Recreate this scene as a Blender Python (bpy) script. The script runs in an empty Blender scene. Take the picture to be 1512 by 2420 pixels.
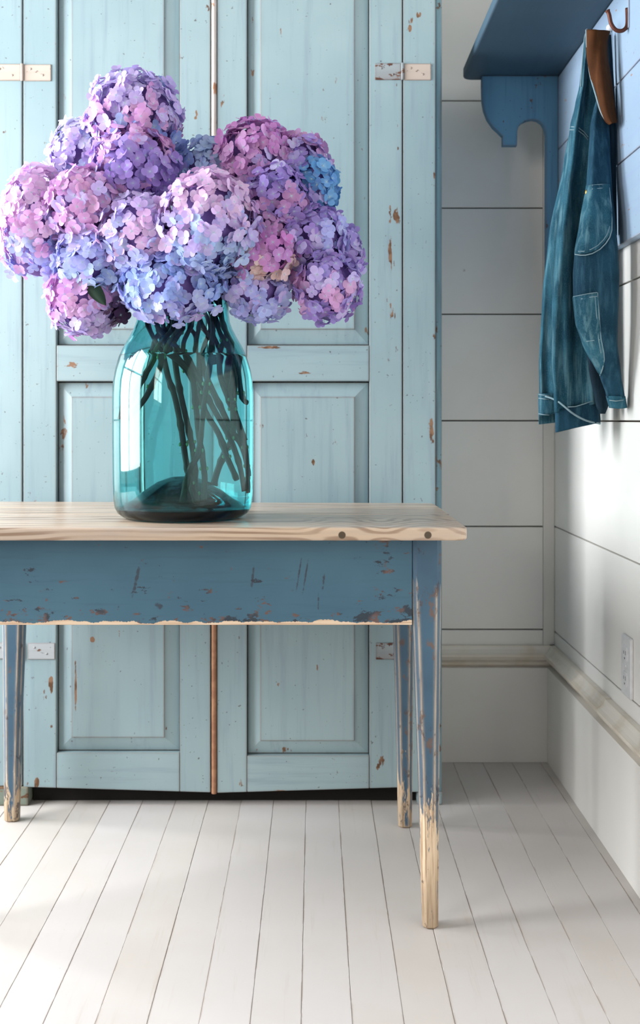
import bpy, bmesh, math, random
from mathutils import Vector, Matrix, noise as mnoise

R = random.Random(7)
sc = bpy.context.scene
COL = sc.collection

# ------------------------------------------------------------------ camera
F = 2658.0                     # focal length in pixels of the 1512 x 2420 frame
VX, VY = 742.0, 990.0          # vanishing point of the floor boards / eye level
HC = 0.953                     # eye height
cam_d = bpy.data.cameras.new('camera')
cam = bpy.data.objects.new('camera', cam_d); COL.objects.link(cam)
cam.location = (0, 0, HC); cam.rotation_euler = (math.pi / 2, 0, 0)
cam_d.sensor_fit = 'VERTICAL'; cam_d.sensor_height = 36.0; cam_d.sensor_width = 36.0
cam_d.lens = F / 2420 * 36
cam_d.shift_x = (756 - VX) / 2420
cam_d.shift_y = -(1210 - VY) / 2420
cam_d.clip_start = 0.05
cam_d.dof.use_dof = True; cam_d.dof.focus_distance = 2.14; cam_d.dof.aperture_fstop = 5.0
sc.camera = cam

# ------------------------------------------------------------------ light
w = bpy.data.worlds.new('daylight'); sc.world = w; w.use_nodes = True
bg = w.node_tree.nodes['Background']
bg.inputs['Color'].default_value = (0.80, 0.88, 1.0, 1); bg.inputs['Strength'].default_value = 1.0

def area(name, loc, rot, sx, sy, power, col):
    l = bpy.data.lights.new(name, 'AREA'); l.shape = 'RECTANGLE'; l.size = sx; l.size_y = sy
    l.energy = power; l.color = col
    o = bpy.data.objects.new(name, l); COL.objects.link(o); o.location = loc; o.rotation_euler = rot
    return o
H = math.pi / 2
# daylight through the window in the left wall, plus an unseen fill lamp added beside the camera
area('left_window_daylight', (-2.26, 2.16, 1.60), (0, -H, 0), 1.84, 1.75, 205, (0.93, 0.97, 1.0))
area('near_fill_light', (-2.26, -0.70, 1.81), (0, -H, 0), 1.42, 1.50, 66, (1.0, 0.95, 0.88))
sc.view_settings.view_transform = 'Standard'; sc.view_settings.look = 'None'
sc.view_settings.gamma = 1.0; sc.view_settings.use_curve_mapping = False
sc.view_settings.exposure = 0.09
sc.cycles.use_denoising = True
sc.cycles.max_bounces = 14; sc.cycles.transmission_bounces = 14; sc.cycles.transparent_max_bounces = 12
sc.cycles.glossy_bounces = 6; sc.cycles.diffuse_bounces = 5
sc.cycles.caustics_reflective = False; sc.cycles.caustics_refractive = True
sc.cycles.blur_glossy = 0.3
sc.cycles.sample_clamp_indirect = 6.0

# ------------------------------------------------------------------ helpers
def lin(r, g, b):
    f = lambda c: (c / 255 / 12.92) if c / 255 <= 0.04045 else ((c / 255 + 0.055) / 1.055) ** 2.4
    return (f(r), f(g), f(b), 1.0)

def P(px, py, Y):
    return Vector(((px - VX) * Y / F, Y, HC - (py - VY) * Y / F))

class G:
    """small wrapper for building a node material"""
    def __init__(s, name):
        s.m = bpy.data.materials.new(name); s.m.use_nodes = True
        s.t = s.m.node_tree; s.n = s.t.nodes; s.l = s.t.links
        s.bsdf = s.n['Principled BSDF']; s.out = s.n['Material Output']
    def new(s, typ, **kw):
        n = s.n.new(typ)
        for k, v in kw.items(): setattr(n, k, v)
        return n
    def put(s, sock, v):
        if hasattr(v, 'is_output'): s.l.new(v, sock)
        else: sock.default_value = v
    def coords(s, kind='Object', scale=(1, 1, 1), rand=0.0):
        o = s.new('ShaderNodeTexCoord').outputs[kind]
        mp = s.new('ShaderNodeMapping'); s.l.new(o, mp.inputs['Vector']); mp.inputs['Scale'].default_value = scale
        if rand:
            oi = s.new('ShaderNodeObjectInfo').outputs['Random']
            s.l.new(s.math('MULTIPLY', oi, rand), mp.inputs['Location'])
        return mp.outputs['Vector']
    def noise(s, vec, scale, detail=4, rough=.55, dist=0.0):
        n = s.new('ShaderNodeTexNoise'); s.l.new(vec, n.inputs['Vector'])
        n.inputs['Scale'].default_value = scale; n.inputs['Detail'].default_value = detail
        n.inputs['Roughness'].default_value = rough; n.inputs['Distortion'].default_value = dist
        return n.outputs['Fac']
    def math(s, op, a, b=0.0, clamp=False):
        n = s.new('ShaderNodeMath', operation=op, use_clamp=clamp)
        s.put(n.inputs[0], a); s.put(n.inputs[1], b); return n.outputs[0]
    def step(s, v, lo, hi):
        n = s.new('ShaderNodeMapRange'); n.interpolation_type = 'SMOOTHSTEP'
        s.put(n.inputs['Value'], v); s.put(n.inputs['From Min'], lo); s.put(n.inputs['From Max'], hi)
        return n.outputs['Result']
    def mix(s, f, a, b):
        n = s.new('ShaderNodeMix', data_type='RGBA'); s.put(n.inputs['Factor'], f)
        s.put(n.inputs['A'], a); s.put(n.inputs['B'], b); return n.outputs['Result']
    def sep(s, vec):
        n = s.new('ShaderNodeSeparateXYZ'); s.l.new(vec, n.inputs[0]); return n.outputs
    def edge(s, rad=0.006, samples=2):
        b = s.new('ShaderNodeBevel', samples=samples); b.inputs['Radius'].default_value = rad
        g = s.new('ShaderNodeNewGeometry')
        d = s.new('ShaderNodeVectorMath', operation='DOT_PRODUCT')
        s.l.new(b.outputs[0], d.inputs[0]); s.l.new(g.outputs['Normal'], d.inputs[1])
        return s.math('SUBTRACT', 1.0, d.outputs['Value'], True)
    def bump(s, h, strength=.2, dist=.002):
        b = s.new('ShaderNodeBump'); s.put(b.inputs['Height'], h)
        b.inputs['Strength'].default_value = strength; b.inputs['Distance'].default_value = dist
        s.l.new(b.outputs[0], s.bsdf.inputs['Normal'])
    def done(s, col, rough=.5, spec=.4):
        s.put(s.bsdf.inputs['Base Color'], col); s.put(s.bsdf.inputs['Roughness'], rough)
        s.bsdf.inputs['Specular IOR Level'].default_value = spec
        return s.m
    def spot(s, xyz, c, r, axes=(0, 2)):
        """soft elliptical mask around a place, in object space"""
        a = s.math('DIVIDE', s.math('SUBTRACT', xyz[axes[0]], c[0]), r[0])
        b = s.math('DIVIDE', s.math('SUBTRACT', xyz[axes[1]], c[1]), r[1])
        d = s.math('ADD', s.math('MULTIPLY', a, a), s.math('MULTIPLY', b, b))
        return s.math('SUBTRACT', 1.0, d, True)

def painted(name, base, alt, chip, wood, grain='z', edge=.5, edge_rad=.006, chips=.66, streak=.35,
            rough=.5, rand=0.0, spots=(), streak_col=None, chip_scale=28, grad=None):
    """old paint over wood: patchy colour, grain streaks, chips, edges worn to wood"""
    g = G(name)
    st = {'z': (1, 1, .06), 'x': (.06, 1, 1), 'y': (1, .06, 1)}[grain]
    c0 = g.coords(rand=rand); cs = g.coords(scale=st, rand=rand)
    big = g.noise(c0, 2.6, 3)
    fine = g.noise(cs, 55, 5, .6)
    col = g.mix(g.step(big, .35, .68), base, alt)
    sc_ = streak_col or [x * .72 for x in base[:3]] + [1]
    col = g.mix(g.math('MULTIPLY', g.step(fine, .48, .74), streak), col, sc_)
    ch = g.noise(g.coords(scale={'z': (1, 1, .45), 'x': (.45, 1, 1), 'y': (1, .45, 1)}[grain], rand=rand), chip_scale, 7, .62)
    reg = g.noise(c0, 3.7, 2)
    thr = g.math('SUBTRACT', chips + .09, g.math('MULTIPLY', reg, .18))
    xyz = g.sep(g.coords())
    low = g.math('MULTIPLY', fine, 1.0)
    for (cx_, cz_, rx_, rz_, amt) in spots:
        sp = g.spot(xyz, (cx_, cz_), (rx_, rz_))
        thr = g.math('SUBTRACT', thr, g.math('MULTIPLY', g.math('MULTIPLY', sp, amt), g.step(low, .35, .6)))
    if grad:      # (axis, from, to, amount): worn more towards one end
        ax, a, b, amt = grad
        thr = g.math('SUBTRACT', thr, g.math('MULTIPLY', g.step(xyz[ax], a, b), amt))
    mask = g.step(ch, thr, g.math('ADD', thr, .025))
    spk = g.noise(c0, 120, 3)
    col = g.mix(g.math('MULTIPLY', g.step(spk, .70, .73), .75), col, [x * .55 for x in chip[:3]] + [1])
    chipcol = g.mix(g.step(g.noise(c0, 40, 2), .4, .6), chip, wood)
    if edge > 0:
        e = g.edge(edge_rad)
        em = g.step(g.math('MULTIPLY', e, g.math('ADD', .35, g.noise(c0, 34, 5, .65))), .16 / edge * .5, .16 / edge * .5 + .05)
        em2 = g.step(g.math('MULTIPLY', g.edge(edge_rad * 2.6), g.noise(c0, 9, 5, .6)), .01, .10)
        col = g.mix(g.math('MULTIPLY', em2, .45), col, [x * .6 for x in sc_[:3]] + [1])
        col = g.mix(em, col, g.mix(g.step(fine, .4, .7), wood, [x * .55 for x in wood[:3]] + [1]))
    col = g.mix(mask, col, chipcol)
    g.bump(g.math('SUBTRACT', g.math('MULTIPLY', fine, .5), mask), .22, .0012)
    return g.done(col, rough)

def plain(name, col, rough=.5, metal=0.0):
    g = G(name); g.bsdf.inputs['Metallic'].default_value = metal
    n = g.noise(g.coords(), 60, 3)
    g.bump(n, .08, .001)
    return g.done(g.mix(g.step(n, .3, .7), col, [x * .88 for x in col[:3]] + [1]), rough)

def world_loc(p):
    return p.matrix_world.translation if p is not None and False else Vector(p['_at']) if p is not None else Vector((0, 0, 0))

def link(name, bm, m, parent=None, base=None, smooth=False, kind=None):
    """one mesh object from a bmesh in world coordinates"""
    me = bpy.data.meshes.new(name)
    at = Vector(base) if base is not None else (AT[parent.name] if parent is not None else Vector((0, 0, 0)))
    bmesh.ops.translate(bm, verts=bm.verts, vec=-at)
    bm.normal_update(); bm.to_mesh(me); bm.free()
    if smooth:
        me.polygons.foreach_set('use_smooth', [True] * len(me.polygons))
    me.materials.append(m)
    o = bpy.data.objects.new(name, me); COL.objects.link(o)
    if parent is not None:
        o.parent = parent; o.location = at - AT[parent.name]
    else:
        o.location = at
    AT[o.name] = at
    if kind: o['kind'] = kind
    return o
AT = {}

def tag(o, label, cat, group=None):
    o['label'] = label; o['category'] = cat
    if group: o['group'] = group
    return o

def empty(name, at, parent=None):
    o = bpy.data.objects.new(name, None); COL.objects.link(o); o.empty_display_size = .05
    at = Vector(at)
    if parent is not None: o.parent = parent; o.location = at - AT[parent.name]
    else: o.location = at
    AT[o.name] = at
    return o

def thing(name, at, label, cat, group=None):
    return tag(empty(name, at), label, cat, group)

def hexa(c, bev=.002, seg=2):
    """eight corners: four of the bottom ring, four of the top ring"""
    bm = bmesh.new(); v = [bm.verts.new(p) for p in c]
    for f in ((3, 2, 1, 0), (4, 5, 6, 7), (0, 1, 5, 4), (1, 2, 6, 5), (2, 3, 7, 6), (3, 0, 4, 7)):
        bm.faces.new([v[i] for i in f])
    if bev: bmesh.ops.bevel(bm, geom=bm.edges[:], offset=bev, segments=seg, affect='EDGES', profile=.6)
    bmesh.ops.recalc_face_normals(bm, faces=bm.faces[:])
    return bm

def box(x0, x1, y0, y1, z0, z1, bev=.002, seg=2):
    return hexa([(x0, y0, z0), (x1, y0, z0), (x1, y1, z0), (x0, y1, z0),
                 (x0, y0, z1), (x1, y0, z1), (x1, y1, z1), (x0, y1, z1)], bev, seg)

def prism(pts, axis, a, b, bev=.0015, seg=2):
    """polygon (2D) extruded along an axis: 'y' takes (x,z), 'z' takes (x,y), 'x' takes (y,z)"""
    mk = {'y': lambda p, t: (p[0], t, p[1]), 'z': lambda p, t: (p[0], p[1], t), 'x': lambda p, t: (t, p[0], p[1])}[axis]
    bm = bmesh.new(); n = len(pts)
    A = [bm.verts.new(mk(p, a)) for p in pts]; B = [bm.verts.new(mk(p, b)) for p in pts]
    fa = bm.faces.new(A); fb = bm.faces.new(B[::-1])
    for i in range(n): bm.faces.new((A[i], B[i], B[(i + 1) % n], A[(i + 1) % n]))
    bmesh.ops.recalc_face_normals(bm, faces=bm.faces[:])
    if bev:
        es = [e for f in (fa, fb) for e in f.edges]
        bmesh.ops.bevel(bm, geom=es, offset=bev, segments=seg, affect='EDGES', profile=.6)
    return bm

def tube(bm, pts, rad, n=8, cap=True):
    """round tube along points; rad a number or a list"""
    pts = [Vector(p) for p in pts]; rings = []
    for i, p in enumerate(pts):
        d = (pts[min(i + 1, len(pts) - 1)] - pts[max(i - 1, 0)])
        d = d.normalized() if d.length > 1e-9 else Vector((0, 0, 1))
        if i == 0:
            a = d.orthogonal().normalized()
        else:
            a = (a - d * a.dot(d)); a = a.normalized() if a.length > 1e-6 else d.orthogonal().normalized()
        b = d.cross(a); r = rad[i] if isinstance(rad, (list, tuple)) else rad
        rings.append([bm.verts.new(p + (a * math.cos(2 * math.pi * k / n) + b * math.sin(2 * math.pi * k / n)) * r) for k in range(n)])
    for q in range(len(rings) - 1):
        for k in range(n):
            bm.faces.new((rings[q][k], rings[q][(k + 1) % n], rings[q + 1][(k + 1) % n], rings[q + 1][k]))
    if cap:
        bm.faces.new(rings[0][::-1]); bm.faces.new(rings[-1])
    return bm

def smooth_pts(pts, n=8):
    """Catmull-Rom through points"""
    pts = [Vector(p) for p in pts]; q = [pts[0]] + pts + [pts[-1]]; out = []
    for i in range(1, len(q) - 2):
        for k in range(n):
            t = k / n; a, b, c, d = q[i - 1], q[i], q[i + 1], q[i + 2]
            out.append(.5 * ((2 * b) + (c - a) * t + (2 * a - 5 * b + 4 * c - d) * t * t + (3 * b - a - 3 * c + d) * t ** 3))
    return out + [pts[-1]]

def lathe(prof, cx, cy, n=96):
    """profile of (radius, z) turned about a vertical axis"""
    bm = bmesh.new(); rings = []
    for r, z in prof:
        if r < 1e-6: rings.append([bm.verts.new((cx, cy, z))])
        else: rings.append([bm.verts.new((cx + r * math.cos(2 * math.pi * k / n), cy + r * math.sin(2 * math.pi * k / n), z)) for k in range(n)])
    for i in range(len(rings) - 1):
        a, b = rings[i], rings[i + 1]
        for k in range(n):
            k2 = (k + 1) % n
            if len(a) == 1 and len(b) == 1: continue
            if len(a) == 1: bm.faces.new((a[0], b[k2], b[k]))
            elif len(b) == 1: bm.faces.new((a[k], a[k2], b[0]))
            else: bm.faces.new((a[k], a[k2], b[k2], b[k]))
    return bm

def interp(tab, v):
    if v <= tab[0][0]: return tab[0][1:]
    for a, b in zip(tab, tab[1:]):
        if v <= b[0]:
            t = (v - a[0]) / (b[0] - a[0]); t = t * t * (3 - 2 * t) * .4 + t * .6
            return tuple(x + (y - x) * t for x, y in zip(a[1:], b[1:]))
    return tab[-1][1:]

# ------------------------------------------------------------------ materials of the setting
def wall_paint(name, base, rough=.55, rand=30.0, dirt=.5):
    g = G(name); c = g.coords(rand=rand)
    n = g.noise(c, 2.2, 4); f = g.noise(g.coords(scale=(.15, .15, 1), rand=rand), 90, 4)
    col = g.mix(g.step(n, .35, .7), base, [x * .93 for x in base[:3]] + [1])
    sp = g.noise(c, 24, 6, .6)
    col = g.mix(g.math('MULTIPLY', g.step(sp, .72, .76), dirt), col, lin(150, 130, 105))
    g.bump(g.math('ADD', n, g.math('MULTIPLY', f, .4)), .12, .002)
    return g.done(col, rough, .3)
M_wall = wall_paint('white_plank_paint', lin(236, 233, 228), .5)
M_dim = wall_paint('bounce_cut_wall_paint', lin(132, 134, 136), .6)  # unseen walls and ceiling, darkened to cut the bounced light
M_gap = plain('dark_gap', lin(70, 62, 54), .9)
M_trim = wall_paint('trim_paint', lin(226, 222, 216), .45)
def cap_paint():
    g = G('cap_moulding_paint'); c = g.coords()
    e = g.edge(.006); n = g.noise(g.coords(scale=(1, 1, 1)), 14, 5)
    col = g.mix(g.step(n, .45, .72), lin(222, 215, 204), lin(211, 200, 184))
    col = g.mix(g.math('MULTIPLY', g.step(g.math('MULTIPLY', e, g.math('ADD', n, .4)), .05, .14), .45), col, lin(196, 168, 126))
    return g.done(col, .45)
M_cap = cap_paint()
def floor_paint():
    g = G('floor_paint'); c = g.coords(rand=60.0); cs = g.coords(scale=(1, .05, 1), rand=60.0)
    oi = g.new('ShaderNodeObjectInfo').outputs['Random']
    n = g.noise(c, 3.2, 4); f = g.noise(cs, 70, 5, .6)
    base = g.mix(oi, lin(194, 188, 185), lin(189, 182, 176))
    col = g.mix(g.math('MULTIPLY', g.step(n, .45, .75), .5), base, lin(184, 175, 166))
    col = g.mix(g.math('MULTIPLY', g.step(f, .58, .8), .35), col, lin(168, 153, 138))
    sc1 = g.noise(c, 46, 8, .7, 1.5)
    col = g.mix(g.math('MULTIPLY', g.step(sc1, .66, .74), .30), col, lin(150, 132, 114))
    speck = g.noise(c, 150, 2)
    col = g.mix(g.math('MULTIPLY', g.step(speck, .79, .81), .8), col, lin(92, 80, 70))
    e = g.edge(.0035)
    wn = g.noise(g.coords(scale=(.3, .22, 1), rand=90.0), 26, 4, .7)
    col = g.mix(g.math('MULTIPLY', g.step(g.math('MULTIPLY', e, g.step(wn, .42, .62)), .05, .16), .9), col, lin(122, 96, 74))
    g.bump(g.math('ADD', n, g.math('MULTIPLY', f, .6)), .25, .0012)
    return g.done(col, g.math('ADD', .34, g.math('MULTIPLY', n, .28)), .5)
M_floor = floor_paint()

# ------------------------------------------------------------------ the room
XL, XR, YB, YN, ZC = -2.20, 0.672, 3.146, -1.72, 2.75
fl = link('floor', box(XL - .1, XR + .1, YN - .1, YB + .1, -.09, -.022, 0), M_gap, base=(0, 0, 0), kind='structure')
x = XL; i = 0
while x < XR + .02:
    wdt = .0805 + R.uniform(-.002, .002)
    yj = R.uniform(-.6, .9)
    for (a, b) in ((YN, yj - .0006), (yj + .0006, YB)):
        dz = R.uniform(-.0007, .0002); dz2 = dz + R.uniform(-.0005, .0004)
        g_ = R.choice((.0001, .0001, .0003, .0006))
        link('floorboard', hexa([(x + g_, a, -.022), (x + wdt - g_, a, -.022), (x + wdt - g_, b, -.022), (x + g_, b, -.022),
             (x + g_, a, dz), (x + wdt - g_, a, dz2), (x + wdt - g_, b, dz2), (x + g_, b, dz)], .0006, 1), M_floor, fl)
    x += wdt
fl_top = 0.0

wb = link('wall_back', box(XL - .1, XR + .1, YB + .012, YB + .12, 0, ZC, 0), M_gap, base=(0, YB, 0), kind='structure')
wr = link('wall_right', box(XR + .012, XR + .12, YN - .1, YB + .012, 0, ZC, 0), M_gap, base=(XR, 0, 0), kind='structure')
zl = [0, .364, .652, .948, 1.246, 1.543, 1.843, 2.14, 2.44, ZC]
for a, b in zip(zl, zl[1:]):
    gp = .0018
    link('wall_plank', box(XL, XR - .032, YB, YB + .012, a + gp, b - gp, .0012, 1), M_wall, wb)
    link('wall_plank', box(XR, XR + .012, YN, YB + .012, a + gp - (.006 if a == .364 else 0), b - gp - (.006 if b == .364 else 0), .0012, 1), M_wall, wr)
link('corner_board', box(.6405, XR - .0005, YB - .004, YB + .012, .3, ZC, .0015), M_trim, wb)

# left wall with its window and an added fill opening, rear wall, ceiling
W1 = (1.28, 3.04, .67, 2.52); W2 = (-1.45, .05, 1.10, 2.52)
wl = link('wall_left', box(XL - .12, XL, YN - .1, YB + .1, 0, W1[2], 0), M_dim, base=(XL, 0, 0), kind='structure')
for b in (box(XL - .12, XL, YN - .1, YB + .1, 2.52, ZC, 0), box(XL - .12, XL, YN - .1, W2[0], W1[2], 2.52, 0), box(XL - .12, XL, W2[0], W2[1], W1[2], W2[2], 0),
          box(XL - .12, XL, W2[1], W1[0], W1[2], 2.52, 0), box(XL - .12, XL, W1[1], YB + .1, W1[2], 2.52, 0)):
    link('wall_panel', b, M_dim, wl)
wn = link('wall_near', box(XL - .1, XR + .1, YN - .12, YN, 0, ZC, 0), M_dim, base=(0, YN, 0), kind='structure')
ce = link('ceiling', box(XL - .1, XR + .1, YN - .1, YB + .1, ZC, ZC + .1, 0), M_dim, base=(0, 0, ZC), kind='structure')
# window sashes; the second window is added to go with the fill lamp
for wname, W in (('window_1', W1), ('fill_window', W2)):
    ym = (W[0] + W[1]) / 2
    wi = empty(wname, (XL, ym, W[2])); wi['kind'] = 'structure'
    for a, b, c, d in ((W[0], W[0] + .06, W[2], W[3]), (W[1] - .06, W[1], W[2], W[3]), (W[0], W[1], W[2], W[2] + .06),
                       (W[0], W[1], W[3] - .06, W[3]), (ym - .02, ym + .02, W[2], W[3]), (W[0], W[1], (W[2] + W[3]) / 2 - .02, (W[2] + W[3]) / 2 + .02)):
        link('sash_bar', box(XL - .03, XL + .02, a, b, c, d, .004), M_trim, wi)

# baseboards: tall plain board with a moulded cap
capz = [(0, .262), (.004, .262), (.007, .268), (.007, .274), (.010, .279), (.018, .284), (.022, .294), (.022, .300), (.017, .304), (.012, .312), (.009, .322), (0, .322)]
bb = link('baseboard_back', box(XL, .6465, YB - .026, YB - .0005, 0, .262, .001), M_trim, base=(0, YB, 0), kind='structure')
cp = [(YB - .0005 - d * 1.55, z) for d, z in capz]
link('cap_moulding', prism(cp, 'x', XL, XR - .0008, 0), M_cap, bb)
br = link('baseboard_right', box(.6465, XR - .0005, YN, YB - .0005, 0, .262, .001), M_trim, base=(XR, 0, 0), kind='structure')
cp = [(XR - .0005 - d * 1.55, z) for d, z in capz]
link('cap_moulding', prism(cp, 'y', 2.541, YB - .0005, .0012), M_cap, br)
cp = [(XR - .0005 - d * 1.62, z - .0015) for d, z in capz]
link('cap_moulding', prism(cp, 'y', YN, 2.539, .0012), M_cap, br)

# ------------------------------------------------------------------ wall outlet
M_plate = plain('outlet_plastic', lin(226, 226, 228), .3)
M_slot = plain('outlet_slot', lin(60, 55, 52), .6)
oy, oz = 2.402, .425
ot = thing('wall_outlet', (XR, oy, oz), 'white duplex power outlet with its cover plate low on the white plank wall', 'outlet')
link('cover_plate', box(XR - .007, XR, oy - .036, oy + .036, oz - .064, oz + .064, .003, 3), M_plate, ot, smooth=False)
for dz in (.027, -.027):
    pts = []
    for k in range(24):
        a = 2 * math.pi * k / 24
        pts.append((oy + .0165 * math.cos(a), oz + dz + max(-.0155, min(.0155, .0195 * math.sin(a)))))
    rc = link('receptacle', prism(pts, 'x', XR - .0092, XR - .006, .0008), M_plate, ot)
    for dy, h in ((-.0065, .0042), (.0065, .0034)):
        link('slot', box(XR - .0094, XR - .0085, oy + dy - .0011, oy + dy + .0011, oz + dz + .002 - h, oz + dz + .002 + h, 0), M_slot, rc)
    link('earth_hole', prism([(oy + .0024 * math.cos(k), oz + dz - .010 + .0024 * math.sin(k)) for k in [2 * math.pi * q / 10 for q in range(10)]], 'x', XR - .0094, XR - .0085, 0), M_slot, rc)
bm = bmesh.new(); bmesh.ops.create_uvsphere(bm, u_segments=12, v_segments=6, radius=.0035)
bmesh.ops.scale(bm, vec=(.4, 1, 1), verts=bm.verts); bmesh.ops.translate(bm, vec=(XR - .007, oy, oz), verts=bm.verts)
link('screw', bm, M_plate, ot, smooth=True)

# ------------------------------------------------------------------ cupboard
YC = 2.774
K = F / YC
cx = lambda px: (px - VX) / K
cz = lambda py: HC - (py - VY) / K
CB = Vector((cx(505), YC + .18, 0))                       # base of the cupboard
lx = lambda px: cx(px) - CB.x
B1, B2 = lin(144, 166, 171), lin(154, 174, 178)
GREY = lin(132, 150, 160); WOOD = lin(140, 106, 82); BROWN = lin(98, 68, 46)
spotsV = [(lx(930), cz(600), .022, .22, .15), (lx(925), cz(760), .03, .25, .07), (lx(942), cz(270), .012, .13, .17), (lx(792), cz(191), .010, .018, .42),
          (lx(820), cz(700), .008, .022, .35), (lx(1020), cz(1010), .012, .06, .22), (lx(740), cz(1092), .006, .012, .4), (lx(125), cz(1620), .012, .03, .34),
          (lx(178), cz(1610), .004, .13, .24), (lx(190), cz(1640), .06, .05, .13), (lx(218), cz(1512), .008, .01, .4), (lx(90), cz(1850), .03, .02, .25), (lx(10), cz(1700), .02, .14, .18),
          (lx(748), cz(1580), .006, .02, .32), (lx(990), cz(35), .008, .012, .4), (lx(968), cz(68), .006, .01, .4), (lx(1026), cz(300), .006, .5, .12)]
M_cabV = painted('cupboard_paint_upright', B1, B2, BROWN, WOOD, 'z', .95, .005, .664, .62, .42, spots=spotsV, streak_col=GREY)
M_cabH = painted('cupboard_paint_rail', B1, B2, BROWN, WOOD, 'x', .95, .005, .664, .62, .42, streak_col=GREY,
                 spots=[(lx(720), cz(880), .03, .006, .3), (lx(660), cz(1866), .03, .01, .3), (lx(640), cz(820), .06, .006, .15)])
M_cabside = painted('cupboard_side_paint', lin(120, 158, 172), lin(135, 170, 180), lin(90, 66, 48), lin(120, 96, 80), 'z', .7, .006, .62, .6, .5, streak_col=lin(86, 84, 84))
M_bead = painted('worn_bead_paint', lin(205, 190, 182), lin(214, 205, 200), lin(150, 104, 78), lin(170, 124, 94), 'z', .6, .006, .6, .5, .5, streak_col=lin(165, 140, 126), grad=(2, .75, .45, .35))
M_foot = painted('foot_paint', lin(120, 130, 118), lin(128, 110, 88), lin(96, 66, 44), lin(140, 106, 78), 'x', .8, .008, .56, .5, .6)
M_hinge_c = painted('cream_hinge_paint', lin(198, 182, 170), lin(188, 170, 156), lin(120, 78, 56), lin(90, 60, 44), 'x', .55, .003, .66, .4, .5, chip_scale=90)
M_hinge_g = painted('grey_hinge_paint', lin(176, 180, 182), lin(168, 172, 174), lin(96, 60, 44), lin(110, 74, 56), 'x', .55, .003, .64, .4, .5, chip_scale=80)
M_hinge_r = painted('rusty_hinge_paint', lin(158, 172, 176), lin(140, 132, 130), lin(86, 52, 38), lin(104, 66, 48), 'x', .7, .004, .55, .5, .6, chip_scale=70)
M_knuckle = plain('rusty_iron', lin(84, 62, 50), .7)
M_inside = plain('inside_wood_shade', lin(26, 22, 20), .95)  # inside wood taken near black to carry the shade below the doors

cup = thing('cupboard', CB, 'tall pale blue two-door panelled cupboard with chipped paint standing against the back wall', 'cupboard')
ZT = 2.16
link('face_stile', box(cx(-20), cx(52), YC, YC + .024, cz(1858), ZT, .0022), M_cabV, cup)
link('face_stile', box(cx(952.5), cx(1029), YC, YC + .024, cz(1872), ZT, .0022), M_cabV, cup)
link('side_panel', box(cx(-36), cx(-21), YC + .010, YB - .03, .03, ZT, .002), M_cabside, cup)
link('side_panel', box(cx(1029.5), cx(1045), YC + .010, YB - .03, .03, ZT, .003), M_cabside, cup, )
link('back_panel', box(cx(-20), cx(1029), YB - .045, YB - .03, .03, ZT, 0), M_inside, cup)
link('bottom_board', box(cx(-20), cx(1029), YC + .026, YB - .046, .055, .075, 0), M_inside, cup)
link('void_shade_board', box(cx(70), cx(984), YC + .036, YC + .054, 0.0004, .056, .001), M_inside, cup)  # added dark board, paints the shade of the open void under the doors
link('cornice', box(cx(-60), cx(1070), YC - .03, YB - .03, ZT, ZT + .07, .012, 3), M_cabH, cup)
link('foot', box(cx(-24), cx(67), YC - .004, YC + .06, 0, cz(1859), .004), M_foot, cup)
link('foot', box(cx(986), cx(1045.5), YC + .002, YC + .06, 0, cz(1873), .004), M_cabV, cup)
link('foot', box(cx(-24), cx(67), YB - .10, YB - .035, 0, .054, .004), M_foot, cup)
link('foot', box(cx(986), cx(1045.5), YB - .10, YB - .035, 0, .054, .004), M_foot, cup)

def raised_panel(x0, x1, z0, z1, bx0, bx1, bz0, bz1):
    """fielded panel: deep at the rim, sloping up to a small step and a flat field"""
    bm = bmesh.new(); y = YC
    loops = []
    for (a, b, c, d, yy) in ((x0, x1, z0, z1, y + .017), (bx0, bx1, bz0, bz1, y + .0062), (bx0 + .0012, bx1 - .0012, bz0 + .0012, bz1 - .0012, y + .0035)):
        loops.append([bm.verts.new(p) for p in ((a, yy, c), (b, yy, c), (b, yy, d), (a, yy, d))])
    for q in range(2):
        for k in range(4):
            bm.faces.new((loops[q][k], loops[q][(k + 1) % 4], loops[q + 1][(k + 1) % 4], loops[q + 1][k]))
    bm.faces.new(loops[2])
    bk = [bm.verts.new((v.co.x, y + .021, v.co.z)) for v in loops[0]]
    for k in range(4): bm.faces.new((bk[k], bk[(k + 1) % 4], loops[0][(k + 1) % 4], loops[0][k]))
    bm.faces.new(bk[::-1])
    bmesh.ops.recalc_face_normals(bm, faces=bm.faces[:])
    return bm

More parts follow.
